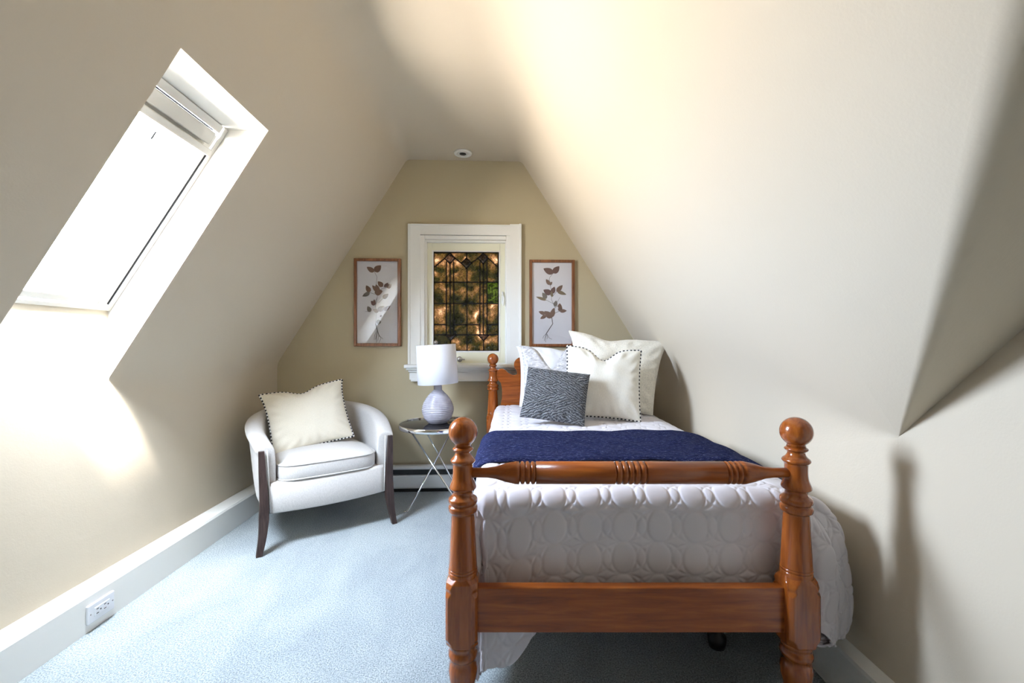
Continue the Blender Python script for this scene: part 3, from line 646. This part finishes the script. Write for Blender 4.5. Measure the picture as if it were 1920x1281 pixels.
pillow('pillow', 'large cream nubby pillow standing at the right end of the pile', PC(1147, 2.84, ZP+.022), -TH-.08, .22, .12, .585, .51, .17, TEDDY, .03, -.2, 'plain', .06, G, ears=.02, taper=.09)
pillow('pillow', 'pale grey slub pillow with a dented top behind the dark grey cushion', PC(1048, 2.80, ZP+.005), -TH+.08, .26, .0, .46, .46, .13, SPECK, .16, -.15, 'plain', .04, G, ears=.015)
pillow('pillow', 'cream square pillow with black and white stitched edge, middle of the bed pile', PC(1128, 2.585, ZP+.008), -TH-.06, .26, .07, .465, .445, .15, CREAMF, .075, .0, 'whip', .05, G, tr=.0066)
pillow('pillow', 'small dark grey ridged cushion at the front of the bed pile', PC(1034, 2.43, ZP+.018), -TH-.14, .42, .12, .375, .315, .12, SLATE, .0, 0, None, .03, G)

# ------------------------------------------------------------------ armchair
A0, B0 = Vector((-1.427, 2.41)), Vector((-.80, 2.846)); mid = (A0+B0)/2; ca = math.atan2(B0.y-A0.y, B0.x-A0.x)
co = CW(mid.x-.012, mid.y)
CR = ca-TH
chair = tag(empty('armchair', co, CR), 'pale linen tub armchair with dark wooden legs in the corner under the slope', 'armchair')
# U-shaped centre line of the shell (X, Y) with height
half = [(-.338, .015), (-.352, .12), (-.362, .25), (-.350, .38), (-.302, .50), (-.215, .585), (-.11, .625), (0, .64)]
cl = spl(half, 7); cl = [tuple(q) for q in cl]; cl = cl+[(-a, b) for a, b in reversed(cl[:-1])]
cum = np.r_[0, np.cumsum([math.dist(a, b) for a, b in zip(cl, cl[1:])])]; T = cum/cum[-1]
V = []; ns = 0
for i, (x, y) in enumerate(cl):
    a = Vector(cl[max(i-1, 0)]); b = Vector(cl[min(i+1, len(cl)-1)]); t = (b-a).normalized(); nv = Vector((-t.y, t.x))   # outward = left of travel
    e_ = abs(T[i]*2-1)                         # 1 at the arm fronts, 0 at the back
    ht = .60+.165*(1-e_**1.7); ro = .055
    inn = .045+.0*(1-e_); lean = .05*(1-e_)
    sec_ = [(-inn+.0, .215), (-inn, .36), (-inn-.0+lean*.4, .45), (-inn+lean, ht-.05), (-inn+.008+lean, ht-.016), (-.012+lean, ht+.004), (.026+lean, ht+.002), (.056+lean, ht-.012), (.064+lean, ht-.030), (.054+lean, ht-.045), (.038+lean*.9, ht-.075), (.030+lean*.5, .40), (.018, .225), (.0, .212)]
    ns = len(sec_)
    for o_, z in sec_:
        V.append((x+nv.x*o_, y+nv.y*o_, z))
Fq = []
for i in range(len(cl)-1):
    for k in range(ns): Fq.append((i*ns+k, i*ns+(k+1) % ns, (i+1)*ns+(k+1) % ns, (i+1)*ns+k))
Fq += [tuple(range(ns)), tuple((len(cl)-1)*ns+k for k in range(ns))]
shell = sub(bev(mesh('shell', V, Fq, LINEN, chair), .012, 3, 50), 1)
# seat deck / front apron, curved front
ap = []
for k in range(21):
    x = -.333+.666*k/20; ap.append((x, -.012-.016*(1-(x/.333)**2)))
V = []; Fq = []
rows = [(.0, .214, 0), (.004, .222, 0), (.004, .37, 0), (-.01, .385, 0)]
for k, (x, y) in enumerate(ap):
    for o_, z, _ in rows: V.append((x, y-o_, z+(-.008*(1-(x/.333)**2) if z < .3 else 0)))
    V.append((x*.97, .58-.3*abs(x/.333)**3, .385)); V.append((x*.97, .58-.3*abs(x/.333)**3, .214))
nr_ = 6
for k in range(20):
    for j in range(nr_): Fq.append((k*nr_+j, k*nr_+(j+1) % nr_, (k+1)*nr_+(j+1) % nr_, (k+1)*nr_+j))
Fq += [tuple(range(nr_)), tuple(20*nr_+j for j in range(nr_))]
mesh('seat_base', V, Fq, LINEN, chair)
# seat cushion: rounded slab with crowned top
def cush(x, y): return x, y
ol = []
for k in range(60):
    a = 2*math.pi*k/60; cx, cy = math.cos(a), math.sin(a); s_ = (abs(cx)**8+abs(cy)**8)**(-1/8)
    ol.append((.290*cx*s_*(1 if cy < 0 else 1-.12*abs(cy)), .265+.285*cy*s_-(.012*(1-(cx*s_)**2) if cy < 0 else 0)))
lev = [(.93, .384), (.985, .388), (1.0, .40), (1.005, .43), (1.0, .462), (.985, .476), (.90, .488), (.7, .502), (.4, .512), (.1, .516)]
V = []; cxy = (0, .265)
for s_, z in lev:
    for x, y in ol: V.append((cxy[0]+(x-cxy[0])*s_, cxy[1]+(y-cxy[1])*s_, z))
Fq = [(j*60+i, j*60+(i+1) % 60, (j+1)*60+(i+1) % 60, (j+1)*60+i) for j in range(len(lev)-1) for i in range(60)]+[tuple(range(60)), tuple(9*60+i for i in range(60))]
cu = mesh('seat_cushion', V, Fq, LINEN, chair)
for z, s_ in ((.474, .995), (.390, .995)):
    mesh('piping', *tube([(cxy[0]+(x-cxy[0])*s_, cxy[1]+(y-cxy[1])*s_, z) for x, y in ol], .0045, 8, True), LINEN, cu)
def leg(path, wx, wy, sx):
    V = []
    P_ = spl(path, 5)
    n_ = len(P_)
    for i, q_ in enumerate(P_):
        t = i/(n_-1); a = float(np.interp(t, [0, .45, .6, 1], wx))/2; b = float(np.interp(t, [0, .45, .6, 1], wy))/2
        for i_, j_ in ((-1, -1), (1, -1), (1, 1), (-1, 1)): V.append((sx*(q_[0]+i_*a), q_[1]+j_*b, q_[2]))
    Fq = [(j*4+i, j*4+(i+1) % 4, (j+1)*4+(i+1) % 4, (j+1)*4+i) for j in range(n_-1) for i in range(4)]+[(0, 1, 2, 3), tuple((n_-1)*4+i for i in range(4))]
    return V, Fq
for sx in (-1, 1):
    bev(mesh('leg', *leg([(.372, -.008, .578), (.367, -.012, .45), (.360, -.018, .30), (.361, -.024, .20), (.369, -.034, .10), (.386, -.048, 0)], [.030, .046, .050, .032], [.022, .044, .048, .030], sx), WD, chair, smooth=False), .002)
for sx in (-1, 1):
    bev(mesh('leg', *leg([(.27, .53, .23), (.275, .55, .15), (.285, .58, .07), (.30, .615, 0)], [.04, .036, .034, .026], [.04, .036, .034, .026], sx), WD, chair, smooth=False), .002)
# piping that edges the arm fronts and the apron
for sx in (-1, 1):
    mesh('edge_piping', *tube([(sx*.343, .002, .58), (sx*.337, -.012, .45), (sx*.331, -.02, .30), (sx*.328, -.022, .22)], .004, 8), LINEN, shell)
cp = co+Vector((math.cos(CR)*-.035-math.sin(CR)*.30, math.sin(CR)*-.035+math.cos(CR)*.30, .50))
pillow('throw_pillow', 'ivory square pillow with black and white stitched edge leaning in the armchair', cp, CR-.12, .42, -.17, .50, .43, .15, IVORY, .04, -.05, 'whip', .05, nn=48, ears=.015, tr=.0075)

# ------------------------------------------------------------------ side table and lamp
TD = 3.09; tp = PC(819, TD, 0); TZ = .612
tab = tag(empty('side_table', tp, -TH), 'round chrome side table with a black glass top and crossed rod legs', 'side table')
mesh('tabletop', *lathe([(.001, TZ-.010), (.262, TZ-.010), (.266, TZ-.006), (.266, TZ), (.262, TZ+.001), (.001, TZ+.001)], 72), BLKGLASS, tab)
mesh('rim', *lathe([(.264, TZ-.026), (.272, TZ-.027), (.275, TZ-.022), (.275, TZ+.003), (.272, TZ+.006), (.2665, TZ+.005), (.2665, TZ-.022)], 72), CHROME, tab)
mesh('underplate', *lathe([(.001, TZ-.018), (.262, TZ-.018), (.262, TZ-.011), (.001, TZ-.011)], 48), BLACKM, tab)
for top_, bot in (((.125, .175), (-.195, -.10)), ((-.205, -.03), (.205, -.09)), ((-.150, .15), (.17, .18))):
    ft = (bot[0]*.93, bot[1]*.93)
    l_ = mesh('leg', *tube([(*top_, TZ-.018), (ft[0], ft[1], .018), (bot[0]*.97, bot[1]*.97, .006), (bot[0]*1.06, bot[1]*1.06, .005)], .0065, 14), CHROME, tab)
    mesh('foot_cap', *lathe([(.009, 0), (.009, .010), (.006, .012)], 16, (bot[0]*1.06, bot[1]*1.06, 0)), CHROME, l_)
lp = PC(821, TD, TZ+.001)
lamp = tag(empty('table_lamp', lp, -TH), 'grey ribbed ceramic lamp with a white drum shade on the side table', 'lamp')
bp_ = np.array(spl([(.055, 0), (.070, .006), (.098, .040), (.113, .085), (.113, .115), (.100, .155), (.075, .195), (.046, .226), (.032, .240), (.028, .246)], 12))
bpf = []
for r, z in bp_:
    rr = r+(.0021*math.sin(z*2*math.pi/.0125) if .03 < z < .225 else 0); bpf.append((rr, z))
mesh('lamp_base', *lathe([(.001, 0)]+bpf+[(.029, .247), (.029, .268), (.026, .276), (.010, .278)], 64), CERAM, lamp)
mesh('lamp_socket', *lathe([(.012, .276), (.012, .30), (.006, .302), (.006, .566)], 20), NICKEL, lamp)
sh = mesh('lamp_shade', *lathe([(.1455, .288), (.1465, .2885), (.1425, .570), (.1415, .5705), (.1405, .568), (.1445, .290)], 72), SHADE, lamp, rot=(0, math.radians(-3.2), 0), loc=(.018, 0, 0))
mesh('shade_spider', *join(*[tube([(0, 0, .562), (.142*math.cos(a), .142*math.sin(a), .566)], .0022, 8) for a in (0, 2.094, 4.189)]), NICKEL, sh)
mesh('finial', *lathe([(.006, .556), (.006, .572), (.013, .578), (.016, .588), (.012, .598), (.004, .602), (.001, .603)], 24), NICKEL, lamp, loc=(-.016, 0, 0))
mesh('power_cord', *tube(spl([(.06, .03, .006), (.11, .06, .005), (.15, .04, .012), (.19, .09, .010), (.17, .14, .007), (.12, .13, .014), (.16, .10, .018), (.215, .11, .007)], 8), .0035, 8), BLACKM, lamp)
